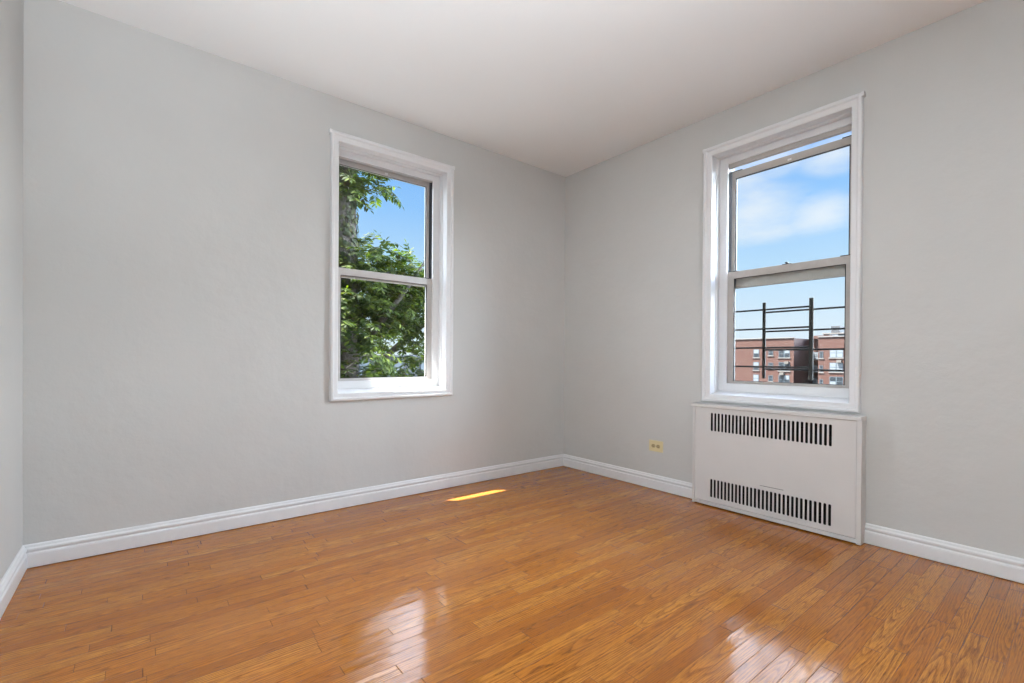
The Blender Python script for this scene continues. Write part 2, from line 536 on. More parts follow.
    h = math_n(nt, 'ADD', math_n(nt, 'ADD', cup, tilt), math_n(nt, 'MULTIPLY', hn.outputs[0], 0.0010))
    h = math_n(nt, 'ADD', h, math_n(nt, 'MULTIPLY', e, -0.0006))
    h = math_n(nt, 'ADD', h, math_n(nt, 'MULTIPLY', math_n(nt, 'SUBTRACT', 1.0, gf), 0.00006))
    bp = node(nt, 'ShaderNodeBump', inp={'Strength': 1.0, 'Distance': 1.0})
    nt.links.new(h, bp.inputs['Height'])
    nt.links.new(bp.outputs[0], b.inputs['Normal'])
    nt.links.new(bp.outputs[0], b.inputs['Coat Normal'])
    return m


MAT['floor'] = make_floor()


def make_brick():
    m = bpy.data.materials.new('red_brick')
    m.use_nodes = True
    nt = m.node_tree
    b = nt.nodes['Principled BSDF']
    tc = node(nt, 'ShaderNodeTexCoord')
    sx = node(nt, 'ShaderNodeSeparateXYZ')
    nt.links.new(tc.outputs['Object'], sx.inputs[0])
    cc = node(nt, 'ShaderNodeCombineXYZ')
    nt.links.new(math_n(nt, 'ADD', sx.outputs[0], sx.outputs[1]), cc.inputs[0])
    nt.links.new(sx.outputs[2], cc.inputs[1])
    bt = node(nt, 'ShaderNodeTexBrick', inp={'Scale': 1.0, 'Color1': (0.047, 0.0140, 0.009, 1), 'Color2': (0.064, 0.0200, 0.0130, 1), 'Mortar': (0.056, 0.031, 0.024, 1),
                                            'Mortar Size': 0.01, 'Brick Width': 0.21, 'Row Height': 0.075})
    nt.links.new(cc.outputs[0], bt.inputs['Vector'])
    nz = node(nt, 'ShaderNodeTexNoise', inp={'Scale': 0.7, 'Detail': 5.0})
    nt.links.new(tc.outputs['Object'], nz.inputs['Vector'])
    c = mix_col(nt, ramp(nt, nz.outputs[0], [(0.35, 0.0), (0.75, 0.5)]), bt.outputs[0], (0.070, 0.036, 0.025))
    nt.links.new(c, b.inputs['Base Color'])
    b.inputs['Roughness'].default_value = 0.9
    return m


MAT['brick'] = make_brick()

# ------------------------------------------------------------------ room shell
WA_C, WB_C = -1.6255, -1.7795        # window centres along their walls
OPW, OPZ0, OPZ1 = 0.425, 0.705, 2.372   # masonry opening: half width, bottom, top


def slab_with_hole(name, a0, a1, c, axis, jamb):
    """A wall of thickness WT with one window opening; axis x: wall along x at y>=0, axis y: wall along y at x>=0."""
    bm = bmesh.new()
    us = [a0, c - OPW, c + OPW, a1]
    zs = [0.0, OPZ0, OPZ1, RH]

    def P(u, t, z):
        return (u, t, z) if axis == 'x' else (t, u, z)
    V = {}
    for t in (0.0, WT):
        for i, u in enumerate(us):
            for k, z in enumerate(zs):
                V[t, i, k] = bm.verts.new(P(u, t, z))
    for t in (0.0, WT):
        for i in range(3):
            for k in range(3):
                if i == 1 and k == 1:
                    continue
                bm.faces.new((V[t, i, k], V[t, i + 1, k], V[t, i + 1, k + 1], V[t, i, k + 1]))
    ring = [(1, 1), (2, 1), (2, 2), (1, 2)]
    for (a, b_) in zip(ring, ring[1:] + ring[:1]):
        bm.faces.new((V[0.0, *a], V[0.0, *b_], V[WT, *b_], V[WT, *a])).material_index = 1
    per = [(i, 0) for i in range(4)] + [(3, k) for k in (1, 2, 3)] + [(i, 3) for i in (2, 1, 0)] + [(0, k) for k in (2, 1)]
    for (a, b_) in zip(per, per[1:] + per[:1]):
        bm.faces.new((V[0.0, *a], V[0.0, *b_], V[WT, *b_], V[WT, *a]))
    o = from_bm(name, bm, MAT['wall'])
    o.data.materials.append(jamb)
    return tag(o, kind='structure')


slab_with_hole('wall_back', RX0 - 0.2, RX1 + WT, WA_C, 'x', MAT['wall'])
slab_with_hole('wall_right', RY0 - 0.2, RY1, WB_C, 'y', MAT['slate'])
tag(box_obj('wall_left', [((RX0 - 0.2, RY0 - 0.2, 0), (RX0, 0, RH))], MAT['wall'], bev=0), kind='structure')
tag(box_obj('wall_front', [((RX0, RY0 - 0.2, 0), (0, RY0, RH))], MAT['wall'], bev=0), kind='structure')
tag(box_obj('floor', [((RX0 - 0.2, RY0 - 0.2, -0.2), (WT, WT, 0))], MAT['floor'], bev=0), kind='structure')
tag(box_obj('ceiling', [((RX0 - 0.2, RY0 - 0.2, RH), (WT, WT, RH + 0.2))], MAT['ceiling'], bev=0), kind='structure')

BASE_PROF = [(0, 0.003), (0.017, 0.003), (0.018, 0.006), (0.018, 0.060), (0.0165, 0.066), (0.0125, 0.070), (0.012, 0.073), (0.0145, 0.076),
             (0.0165, 0.081), (0.0160, 0.087), (0.0125, 0.091), (0.010, 0.0935), (0.008, 0.100), (0.004, 0.105), (0, 0.106)]


def baseboard(name, runs):
    """runs: (start, end, inward normal, mitre at start, mitre at end)"""
    bm = bmesh.new()
    for (a, b_, n, m0, m1) in runs:
        a, b_, n = Vector((*a, 0)), Vector((*b_, 0)), Vector((*n, 0))
        d = (b_ - a).normalized()
        A = [bm.verts.new(a + n * w + d * (w * m0) + Vector((0, 0, z))) for w, z in BASE_PROF]
        B = [bm.verts.new(b_ + n * w - d * (w * m1) + Vector((0, 0, z))) for w, z in BASE_PROF]
        for i in range(len(A) - 1):
            bm.faces.new((A[i], A[i + 1], B[i + 1], B[i]))
        bm.faces.new(A)
        bm.faces.new(B[::-1])
    return tag(from_bm(name, bm, MAT['trim']), kind='structure')


RAD_L, RAD_R = -1.304, -2.249
baseboard('baseboard_back', [((RX0, 0), (0, 0), (0, -1), 1, 1)])
baseboard('baseboard_right', [((0, 0), (0, RAD_L - 0.001), (-1, 0), 1, 0), ((0, RAD_R + 0.001), (0, RY0), (-1, 0), 0, 1)])
baseboard('baseboard_left', [((RX0, RY0), (RX0, 0), (1, 0), 1, 1)])
baseboard('baseboard_front', [((0, RY0), (RX0, RY0), (0, 1), 1, 1)])


# ------------------------------------------------------------------ windows
def frame_ring(bm, prof, u0, u1, z0, z1, fn, sides=(1, 1, 1)):
    """Mitred moulding around a rectangle. prof: (outward offset, v)."""
    rings = []
    for (w, v) in prof:
        wl, wr = w * sides[0], w * sides[1]
        rings.append([bm.verts.new(fn(u, v, z)) for u, z in ((u0 - wl, z0 - w * sides[2]), (u1 + wr, z0 - w * sides[2]), (u1 + wr, z1 + w), (u0 - wl, z1 + w))])
    n = len(prof)
    for k in range(n):
        A, B = rings[k], rings[(k + 1) % n]
        for i in range(4):
            j = (i + 1) % 4
            bm.faces.new((A[i], A[j], B[j], B[i]))


def rect_frame(name, u0, u1, z0, z1, v0, v1, left, right, bot, top, mat, parent, bev=0.0012):
    """Four-sided frame bars filling the outer rectangle; local window coordinates."""
    return box_obj(name, [((u0, v0, z0), (u0 + left, v1, z1)), ((u1 - right, v0, z0), (u1, v1, z1)),
                          ((u0 + left - 0.0005, v0 + 0.0004, z0), (u1 - right + 0.0005, v1 - 0.0004, z0 + bot)),
                          ((u0 + left - 0.0005, v0 + 0.0004, z1 - top), (u1 - right + 0.0005, v1 - 0.0004, z1))], mat, parent, bev)


def make_window(name, loc, rz, near, drop, metal, outer, head, midrail):
    """Local axes: u along the wall, v outwards, z up. near = -1/+1: side the sash unit sits closer to."""
    t = empty(name, loc, rz)
    tag(t, kind='structure')
    iu, iz0, iz1 = 0.387, 0.733, 2.322     # inside of the casing
    il, ir = (iu + 0.007, iu) if near < 0 else (iu, iu + 0.007)
    # picture-frame casing with a raised back band
    bm = bmesh.new()
    prof = [(0.0, 0.0), (0.0, -0.016), (0.004, -0.019), (0.030, -0.020), (0.034, -0.022), (0.037, -0.028), (0.043, -0.030),
            (0.054, -0.028), (0.058, -0.024), (0.060, -0.016), (0.060, 0.0)]
    frame_ring(bm, prof, -il, ir, iz0, iz1, lambda u, v, z: (u, v, z), (1 if il == iu else 0.82, 1 if ir == iu else 0.82, 0.8))
    for s in (-1, 1):
        box(bm, (s * 0.436, -0.0270, 2.357), (s * 0.4515, 0.0, 2.3815), 0.002)
    from_bm('casing', bm, MAT['trim'], t)
    # reveal boards
    D = 0.090
    bm = bmesh.new()
    box(bm, (-OPW, -0.004, OPZ0 + .001), (-il, 0.20, OPZ1 - .001), 0)
    box(bm, (ir, -0.004, OPZ0 + .001), (OPW, 0.20, OPZ1 - .001), 0)
    box(bm, (-il - .001, -0.004, iz1), (ir + .001, 0.20, OPZ1 - .001), 0)
    # a small quarter-round stop half way along the jambs
    for s in (-1, 1):
        box(bm, (s * (il if s < 0 else ir), 0.038, 0.75), (s * ((il if s < 0 else ir) - 0.006), 0.050, iz1), 0.002)
    box(bm, (-il, 0.038, iz1 - 0.006), (ir, 0.050, iz1), 0.002)
    from_bm('reveal', bm, MAT['trim'], t)
    bm = bmesh.new()
    sv = [bm.verts.new((u, v, z)) for u in (-il - .001, ir + .001) for v, z in ((-0.016, OPZ0 + .001), (-0.016, 0.7325), (D, 0.7545), (0.20, 0.7545), (0.20, OPZ0 + .001))]
    bm.faces.new(sv[:5])
    bm.faces.new(sv[5:][::-1])
    for i in range(5):
        j = (i + 1) % 5
        bm.faces.new((sv[i], sv[j], sv[5 + j], sv[5 + i]))
    from_bm('sill', bm, MAT['trim'], t)
    # white inner frame facing the room
    nw, fwid = 0.026, 0.053
    lw, rw = (nw, fwid) if near < 0 else (fwid, nw)
    rect_frame('inner_frame', -il, ir, 0.7535, iz1, D, D + 0.014, lw, rw, 0.052, 0.042, MAT['trim'], t)
    U0, U1 = -il + lw - 0.004, ir - rw + 0.004
    Z0, Z1 = 0.7535 + 0.046, iz1 - 0.038
    # metal master frame with black tracks
    mb = [((U0 - 0.02, D + 0.014, Z0 - 0.03), (U0, 0.198, Z1 + 0.03)), ((U1, D + 0.014, Z0 - 0.03), (U1 + 0.02, 0.198, Z1 + 0.03))]
    box_obj('side_track', mb, MAT['track'], t, 0)
    box_obj('head_track', [((U0, D + 0.0145, head), (U1, D + 0.040, Z1 + 0.03)), ((U0, D + 0.0305, Z1 + 0.012), (U1, 0.198, Z1 + 0.03))], metal, t, 0.0015)
    box_obj('sill_track', [((U0, D + 0.0145, Z0 - 0.03), (U1, 0.198, Z0 + 0.006))], metal, t, 0.0015)
    # lower sash (inside) and upper sash (outside)
    v0 = D + 0.016
    ls = rect_frame('lower_sash', U0 + 0.0015, U1 - 0.0015, Z0 + 0.0065, 1.552, v0, v0 + 0.017, 0.031 if near < 0 else 0.040, 0.040 if near < 0 else 0.031, 0.016, 0.046, metal, t)
    rect_frame('outer_leaf', U0 + 0.0015, U1 - 0.0015, Z0 + 0.0065, 1.552, v0 + 0.0172, v0 + 0.036, 0.029 if near < 0 else 0.038, 0.038 if near < 0 else 0.029, 0.014, 0.044, outer, ls)
    box_obj('pane', [((U0 + 0.025, v0 + 0.011, Z0 + 0.012), (U1 - 0.025, v0 + 0.014, 1.515))], MAT['glass'], ls, 0)
    v1 = v0 + 0.040
    utop = Z1 + 0.008 - drop
    ubot = 1.499 - drop
    utop = utop - (0.006 if drop else 0.0)
    us = rect_frame('upper_sash', U0 + 0.006, U1 - 0.006, ubot, utop, v1, v1 + 0.017, 0.022, 0.022, midrail, 0.043, metal, t)
    rect_frame('outer_leaf', U0 + 0.006, U1 - 0.006, ubot, utop, v1 + 0.0172, v1 + 0.036, 0.020, 0.020, midrail - 0.002, 0.041, outer, us)
    box_obj('pane', [((U0 + 0.02, v1 + 0.011, ubot + 0.02), (U1 - 0.02, v1 + 0.014, utop - 0.02))], MAT['glass'], us, 0)
    # glazing gaskets
    for par, a, b_, za, zb, vv in ((ls, U0 + (0.0325 if near < 0 else 0.0415), U1 - (0.0415 if near < 0 else 0.0325), Z0 + 0.0225, 1.506, v0 + 0.006), (us, U0 + 0.028, U1 - 0.028, ubot + midrail, utop - 0.043, v1 + 0.006)):
        rect_frame('gasket', a, b_, za, zb, vv, vv + 0.0045, 0.006, 0.006, 0.003, 0.003, MAT['black'], par, 0)
    # hardware: tilt latches at the rail ends, cam lock in the middle
    for s in (U0 + 0.035, U1 - 0.035):
        box_obj('tilt_latch', [((s - 0.028, v0 + 0.006, 1.5515), (s + 0.028, v0 + 0.026, 1.558))], MAT['black'], ls, 0.002)
        box_obj('tilt_latch', [((s - 0.035, v1 + 0.003, utop - 0.0005), (s + 0.035, v1 + 0.024, utop + 0.007))], MAT['black'], us, 0.002)
    um = (U0 + U1) / 2 + 0.01
    bm = bmesh.new()
    box(bm, (um - 0.026, v0 + 0.008, 1.5515), (um + 0.026, v0 + 0.030, 1.557), 0.002)
    cyl(bm, (um, v0 + 0.019, 1.557), (um, v0 + 0.019, 1.565), 0.010, 0.008, 14)
    box(bm, (um - 0.006, v0 - 0.004, 1.559), (um + 0.010, v0 + 0.019, 1.565), 0.002)
    from_bm('sash_lock', bm, MAT['black'], ls)
    box_obj('sash_lift', [((um - 0.012, v1 - 0.0008, utop - 0.034), (um + 0.010, v1 + 0.0005, utop - 0.022))], MAT['trim'], us, 0)
    # stone sill outside
    bm = bmesh.new()
    vs = [bm.verts.new((u, v, z)) for u in (-OPW, OPW) for v, z in ((0.2, 0.706), (0.2, 0.76), (WT + 0.05, 0.735), (WT + 0.05, 0.706))]
    bm.faces.new(vs[0:4][::-1])
    bm.faces.new(vs[4:8])
    for i in range(4):
        j = (i + 1) % 4
        bm.faces.new((vs[i], vs[j], vs[4 + j], vs[4 + i]))
    from_bm('outer_sill', bm, MAT['stone'], t)
    bm = bmesh.new()
    box(bm, (-0.72, WT, 2.42), (0.72, WT + 0.12, 2.62), 0.004)
    from_bm('outer_lintel', bm, MAT['stone'], t)
    return t


make_window('window_1', (WA_C, 0, 0), 0.0, -1, 0.0, MAT['alu_light'], MAT['alu'], 2.276, 0.044)
# right wall: local u -> -y, local v -> +x
make_window('window_2', (0, WB_C, 0), -math.pi / 2, +1, 0.052, MAT['alu'], MAT['slate'], 2.254, 0.072)

# ------------------------------------------------------------------ radiator cover
def rounded_slot(cx, cz, w, h, n=5):
    r = w * 0.42
    pts = []
    for sx_, sz, a0 in ((1, 1, 0), (-1, 1, 90), (-1, -1, 180), (1, -1, 270)):
        for i in range(n):
            a = math.radians(a0 + 90 * i / (n - 1))
            pts.append((cx + sx_ * (w / 2 - r) + r * math.cos(a), cz + sz * (h / 2 - r) + r * math.sin(a)))
    return pts


def plate_with_slots(name, x0, x1, z0, z1, slots, th, mat, parent):
    """Vertical plate in its own u/z plane, thickness th; holes cut as real openings."""
    cu = bpy.data.curves.new(name + '_outline', 'CURVE')
    cu.dimensions = '2D'
    cu.fill_mode = 'BOTH'
    cu.extrude = th / 2

    def add(pts):
        sp = cu.splines.new('POLY')
        sp.points.add(len(pts) - 1)
        for p, (a, b_) in zip(sp.points, pts):
            p.co = (a, b_, 0, 1)
        sp.use_cyclic_u = True
    add([(x0, z0), (x1, z0), (x1, z1), (x0, z1)])
    for s in slots:
        add(s)
    tmp = bpy.data.objects.new(name + '_tmp', cu)
    COL.objects.link(tmp)
    dg = bpy.context.evaluated_depsgraph_get()
    me = bpy.data.meshes.new_from_object(tmp.evaluated_get(dg))
    bpy.data.objects.remove(tmp)
    bpy.data.curves.remove(cu)
    me.name = name
    me.materials.clear()
    o = new_obj(name, me, mat, parent)
    return o


def make_radiator():
    t = empty('radiator_cover', (0, (RAD_L + RAD_R) / 2, 0))
    tag(t, 'white metal radiator cover with two rows of dark slots under the right window', 'radiator cover')
    hw = (RAD_L - RAD_R) / 2       # local: x into the room is negative, y along the wall
    X = -0.080
    m = MAT['radiator']
    # side boards and front frame
    box_obj('side_panel', [((X, hw - 0.016, 0.004), (-0.001, hw, 0.648))], m, t, 0.0015)
    box_obj('side_panel', [((X, -hw, 0.004), (-0.001, -hw + 0.022, 0.648))], m, t, 0.0015)
    box_obj('bottom_rail', [((X + 0.004, -hw + 0.022, 0.008), (X + 0.020, hw - 0.016, 0.030))], m, t, 0.0015)
    box_obj('top_panel', [((X - 0.006, -hw, 0.648), (-0.001, hw + 0.011, 0.670))], m, t, 0.003)
    # front panel: local curve plane (u, z) turned to face the room
    slots = []
    y0 = -1.4375 - t.location.y
    for zc, hh in ((0.556, 0.118), (0.124, 0.118)):
        for i in range(30):
            slots.append(rounded_slot(-(y0 - i * 0.0231), zc, 0.0142, hh))
    fp = plate_with_slots('front_panel', -hw + 0.0175, hw - 0.0235, 0.034, 0.6465, slots, 0.003, m, t)
    fp.matrix_local = Matrix(((0, 0, 1, X + 0.004), (-1, 0, 0, 0), (0, 1, 0, 0), (0, 0, 0, 1)))
    # small flap cut into the lower grille
    fz = bmesh.new()
    yy0, yy1 = -1.745 - t.location.y, -1.875 - t.location.y
    for lo, hi in (((X + 0.0015, yy1, 0.2065), (X + 0.0027, yy0, 0.2085)),):
        box(fz, lo, hi, 0)
    from_bm('flap_seam', fz, MAT['inside'], t)
    # cast-iron radiator behind the slots, in a dark recess
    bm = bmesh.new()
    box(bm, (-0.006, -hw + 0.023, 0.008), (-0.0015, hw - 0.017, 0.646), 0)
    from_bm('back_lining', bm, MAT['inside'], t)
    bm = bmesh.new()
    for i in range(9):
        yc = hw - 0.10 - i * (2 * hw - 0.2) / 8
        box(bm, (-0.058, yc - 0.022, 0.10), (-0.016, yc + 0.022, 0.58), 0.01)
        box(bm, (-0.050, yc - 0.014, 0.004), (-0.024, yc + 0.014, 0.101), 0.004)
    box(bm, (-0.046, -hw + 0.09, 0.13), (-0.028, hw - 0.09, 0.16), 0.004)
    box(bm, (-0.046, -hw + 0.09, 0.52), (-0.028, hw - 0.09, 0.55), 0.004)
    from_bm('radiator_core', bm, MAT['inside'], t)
    return t


make_radiator()


# ------------------------------------------------------------------ wall outlet
def make_outlet():
    t = empty('wall_outlet', (0, -0.968, 0.320))
    tag(t, 'ivory yellow duplex electrical outlet mounted sideways on the wall above the baseboard', 'outlet')
    bm = bmesh.new()
    box(bm, (-0.006, -0.0595, -0.041), (-0.0003, 0.0595, 0.041), 0.0025, 3)
    from_bm('cover_plate', bm, MAT['ivory'], t)
    for s in (-1, 1):
        bm = bmesh.new()
        n = 20
        A, B = [], []
        for i in range(n):
            a = 2 * math.pi * i / n
            y, z = 0.0165 * math.cos(a), 0.0165 * math.sin(a)
            z = max(-0.0135, min(0.0135, z))
            A.append(bm.verts.new((-0.0055, s * 0.0205 + y, z)))
            B.append(bm.verts.new((-0.0082, s * 0.0205 + y * 0.95, z * 0.95)))
        for i in range(n):
            j = (i + 1) % n
            bm.faces.new((A[i], A[j], B[j], B[i]))
        bm.faces.new(B)
        bm.faces.new(A[::-1])
        r = from_bm('receptacle', bm, MAT['ivory_dark'], t)
        bm = bmesh.new()
        for dz in (-0.0062, 0.0062):
            box(bm, (-0.0086, s * 0.0205 - 0.006, dz - 0.0012), (-0.0080, s * 0.0205 + 0.004, dz + 0.0012), 0)
        cyl(bm, (-0.0086, s * 0.0205 + 0.0095, 0), (-0.0080, s * 0.0205 + 0.0095, 0), 0.0024, n=10)
        from_bm('slots', bm, MAT['black'], r)
    bm = bmesh.new()
    cyl(bm, (-0.0072, 0, 0), (-0.0058, 0, 0), 0.0034, n=14)
    from_bm('screw', bm, MAT['steel'], t)
    return t


make_outlet()


# ------------------------------------------------------------------ window guard outside the right window
def make_guard():
    t = empty('window_guard', (0.225, WB_C, 0.76))
    tag(t, 'black metal telescoping window guard with two posts and thin bars outside the right window', 'window guard')
    y0, y1 = WB_C + OPW, WB_C - OPW

    def L(x, y, z):
        return (x, y - WB_C, z - 0.76)
    for yc, hw, za, zb, x in ((-1.628, 0.0095, 0.842, 1.342, 0.006), (-1.9095, 0.0115, 0.842, 1.346, -0.006)):
        bm = bmesh.new()
        box(bm, L(x - 0.006, yc - hw, za), L(x + 0.006, yc + hw, zb), 0.0015)
        from_bm('post', bm, MAT['iron'], t)
    for z in (1.294, 1.168, 1.0435, 0.918):
        bm = bmesh.new()
        cyl(bm, L(-0.006, y0, z), L(-0.006, -1.9095, z), 0.0058, n=10)
        from_bm('bar', bm, MAT['iron'], t)
    for z in (1.276, 1.150, 1.0295, 0.903):
        bm = bmesh.new()
        cyl(bm, L(0.006, -1.628, z), L(0.006, y1, z), 0.0058, n=10)
        from_bm('bar', bm, MAT['iron'], t)
    for y in (y0 - 0.004, y1 + 0.004):
        bm = bmesh.new()
        box(bm, L(-0.018, y - 0.004, 0.85), L(0.018, y + 0.004, 1.33), 0.001)
        from_bm('side_bracket', bm, MAT['iron'], t)


make_guard()


# ------------------------------------------------------------------ outside: ground and buildings
GZ = -12.0
tag(box_obj('ground', [((-60, WT + 0.3, GZ - 0.5), (220, 220, GZ)), ((WT + 0.3, -80, GZ - 0.5), (220, WT + 0.3, GZ))], MAT['ground'], bev=0), kind='structure')


def facade_window(parent, face_x, yc, zc, w, h, panes, glass_mats):
    """Window set into a wall that faces -x."""
    bm = bmesh.new()
    box(bm, (face_x - 0.04, yc - w / 2, zc - h / 2), (face_x + 0.06, yc + w / 2, zc + h / 2), 0)
    f = from_bm('window', bm, MAT['winframe'], parent)
    pw = w / panes
    for i in range(panes):
        a = yc - w / 2 + pw * i + 0.09
        b_ = yc - w / 2 + pw * (i + 1) - 0.09
        for k, (z0, z1) in enumerate(((zc - h / 2 + 0.08, zc - 0.05), (zc + 0.05, zc + h / 2 - 0.08))):
            bm = bmesh.new()
            box(bm, (face_x - 0.055, a, z0), (face_x - 0.035, b_, z1), 0)
            from_bm('pane', bm, glass_mats[(i * 2 + k) % len(glass_mats)], f)
    bm = bmesh.new()
    box(bm, (face_x - 0.12, yc - w / 2 - 0.15, zc - h / 2 - 0.16), (face_x + 0.02, yc + w / 2 + 0.15, zc - h / 2), 0)
    from_bm('sill', bm, MAT['pale'], f)


def make_brick_building():
    X = 90.0
    t = empty('brick_apartment_building', (X, 30, GZ))

    def P(name, lo, hi, mat, par=None):
        bm = bmesh.new()
        box(bm, lo, hi, 0)
        return from_bm(name, bm, mat, par or t)
    tag(t, 'red brick apartment building with flat roof and window rows beyond the right window', 'building')
    H = 17.15
    P('wing', (0, 1.5, 0), (14, 26, H), MAT['brick'])
    P('wing', (0, -14, 0), (14, -2.4, H), MAT['brick'])
    P('recess_wall', (7, -2.4, 0), (13.8, 1.5, H + 0.3), MAT['brick'])
    P('parapet_coping', (-0.15, 1.4, H), (0.35, 26, H + 0.18), MAT['stone'])
    P('parapet_coping', (-0.15, -14, H), (0.35, -2.35, H + 0.18), MAT['stone'])
    P('parapet_coping', (6.85, -2.4, H + 0.3), (7.3, 1.5, H + 0.45), MAT['stone'])
    P('rooftop_room', (6.0, -2.6, H), (13.8, 1.0, H + 0.6), MAT['brick'])
    D, B = MAT['darkwin'], MAT['blind']
    for k, z in enumerate((14.4, 11.95, 9.55, 7.1, 4.7)):
        facade_window(t, 0, 8.1, z, 1.05, 1.55, 1, [D, B] if k != 2 else [B, B])
        facade_window(t, 0, 5.45, z + 0.15, 0.8, 1.1, 1, [D, D])
        facade_window(t, 0, 2.95 + 0.15, z, 1.9, 1.6, 2, [D, B, D, D] if k != 1 else [D, D])
        facade_window(t, 0, -5.15, z, 2.0, 1.6, 2, [B, B, B, B] if k != 2 else [D, D, B, D])
        facade_window(t, 0, -10.5, z, 2.0, 1.6, 2, [D, B, D, B])
        facade_window(t, 0, 14.0, z, 1.9, 1.6, 2, [D, B])
        facade_window(t, 7, 0.3, z - 0.4, 1.0, 1.4, 1, [B, B])
        facade_window(t, 0, -3.3 + 0.4, z - 0.3, 0.55, 1.2, 1, [D, D])
    for z, y in ((13.2, -5.6), (12.9, 2.6), (10.85, 3.4)):
        P('air_conditioner', (-0.45, y - 0.35, z - 0.45), (0.0, y + 0.35, z), MAT['metalbox'])
    # fire escape in the recess
    for k, z in enumerate((13.3, 10.85, 8.4, 5.95, 3.5)):
        bm = bmesh.new()
        box(bm, (4.9, -2.3, z - 0.06), (6.99, 1.4, z), 0)
        for dz in (0.5, 0.95):
            box(bm, (4.9, -2.3, z + dz), (4.96, 1.4, z + dz + 0.05), 0)
        for i in range(13):
            yb = -2.3 + i * 3.64 / 12
            box(bm, (4.9, yb, z), (4.95, yb + 0.04, z + 0.97), 0)
        from_bm('fire_escape_landing', bm, MAT['iron'], t)
        if k:
            bm = bmesh.new()
            for dx in (0.0, 0.6):
                cyl(bm, (5.3 + dx, -1.9, z), (5.3 + dx, 0.9, z + 2.45), 0.05, n=6)
            for i in range(10):
                f = (i + 0.5) / 10
                box(bm, (5.3, -1.9 + 2.8 * f - 0.1, z + 2.45 * f - 0.02), (5.9, -1.9 + 2.8 * f + 0.1, z + 2.45 * f + 0.02), 0)
            from_bm('fire_escape_stair', bm, MAT['iron'], t)


make_brick_building()


def make_grey_tower():
    t = empty('grey_apartment_building', (128, 36, GZ))
    tag(t, 'distant grey building with a rooftop box rising behind the brick building', 'building')

    def P(name, lo, hi, mat):
        bm = bmesh.new()
        box(bm, lo, hi, 0)
        return from_bm(name, bm, mat, t)
    P('wall', (0, -22, 0), (14, 4.8, 18.7), MAT['roofgrey'])
    P('upper_storey', (-0.4, -22, 18.0), (12, 2.9, 19.55), MAT['roofgrey'])
    P('roof_edge', (-0.7, -22, 19.55), (12, 3.0, 19.8), MAT['pale'])
    P('rooftop_box', (2, 0.2, 19.8), (7, 2.0, 21.6), MAT['concrete'])
    P('dormer', (-0.7, -0.2, 18.5), (-0.3, 1.6, 19.4), MAT['blind'])


make_grey_tower()


def make_grey_house():
    t = empty('low_grey_building', (16, 42, GZ))
    tag(t, 'low dark grey flat roofed building glimpsed between the leaves in the left window', 'building')
    bm = bmesh.new()
    box(bm, (-14, 0, 0), (10, 10, 13.1), 0)
    from_bm('wall', bm, MAT['concrete'], t)
    bm = bmesh.new()
    box(bm, (-14.2, -0.2, 13.1), (10.2, 10.2, 13.3), 0)
    from_bm('roof_edge', bm, MAT['roofgrey'], t)
    for i in range(7):
        for z in (11.2, 8.2):
            bm = bmesh.new()
            xx = -12 + i * 3.3
            box(bm, (xx, -0.05, z), (xx + 1.3, 0.05, z + 1.4), 0)
            f = from_bm('window', bm, MAT['winframe'], t)
            bm = bmesh.new()
            box(bm, (xx + 0.1, -0.07, z + 0.1), (xx + 1.2, -0.045, z + 0.7), 0)
            from_bm('pane', bm, MAT['blind'], f)


make_grey_house()

# ------------------------------------------------------------------ tree outside the left window
rng = random.Random(11)


def leaflet(bm, p, d, nrm, ln, wd):
    side = d.cross(nrm).normalized()
    nn = side.cross(d).normalized()
    m1 = p + d * ln * 0.35 - nn * wd * 0.12
    m2 = p + d * ln * 0.70 - nn * wd * 0.28
    tip = p + d * ln - nn * wd * 0.75
    v = [bm.verts.new(q) for q in (p, m1 + side * wd * .5, m2 + side * wd * .38, tip, m2 - side * wd * .38, m1 - side * wd * .5, m1, m2)]
    bm.faces.new((v[0], v[1], v[6]))
    bm.faces.new((v[0], v[6], v[5]))
    bm.faces.new((v[1], v[2], v[7], v[6]))
    bm.faces.new((v[6], v[7], v[4], v[5]))
    bm.faces.new((v[2], v[3], v[7]))
    bm.faces.new((v[7], v[3], v[4]))


def compound_leaf(bm, base, d, length, pairs, droop=0.5, size=1.0):
    """Pinnate leaf: a drooping stalk with paired leaflets."""
    d = d.normalized()
    upv = Vector((0, 0, 1))
    p = Vector(base)
    step = length / (pairs + 1)
    stalk = [p.copy()]
    for i in range(pairs + 1):
        d = (d + Vector((0, 0, -droop / (pairs + 1)))).normalized()
        p = p + d * step
        stalk.append(p.copy())
        side = d.cross(upv)
        if side.length < 0.1:
            side = Vector((1, 0, 0))
        side.normalize()
        nrm = side.cross(d).normalized()
        s = size * (0.7 + 0.5 * math.sin(math.pi * (i + 0.7) / (pairs + 1.5)))
        if i < pairs:
            for sg in (-1, 1):
                ld = (side * sg + d * 0.55 + Vector((rng.uniform(-.2, .2), rng.uniform(-.2, .2), rng.uniform(-.35, .1)))).normalized()
                leaflet(bm, p, ld, (nrm + Vector((rng.uniform(-.3, .3), rng.uniform(-.3, .3), 0))).normalized(), 0.115 * s, 0.040 * s)
        else:
            leaflet(bm, p, d, nrm, 0.11 * s, 0.04 * s)
    for a, b_ in zip(stalk[:-1], stalk[1:]):
        cyl(bm, a, b_, 0.0028, 0.0022, n=4, cap=False)


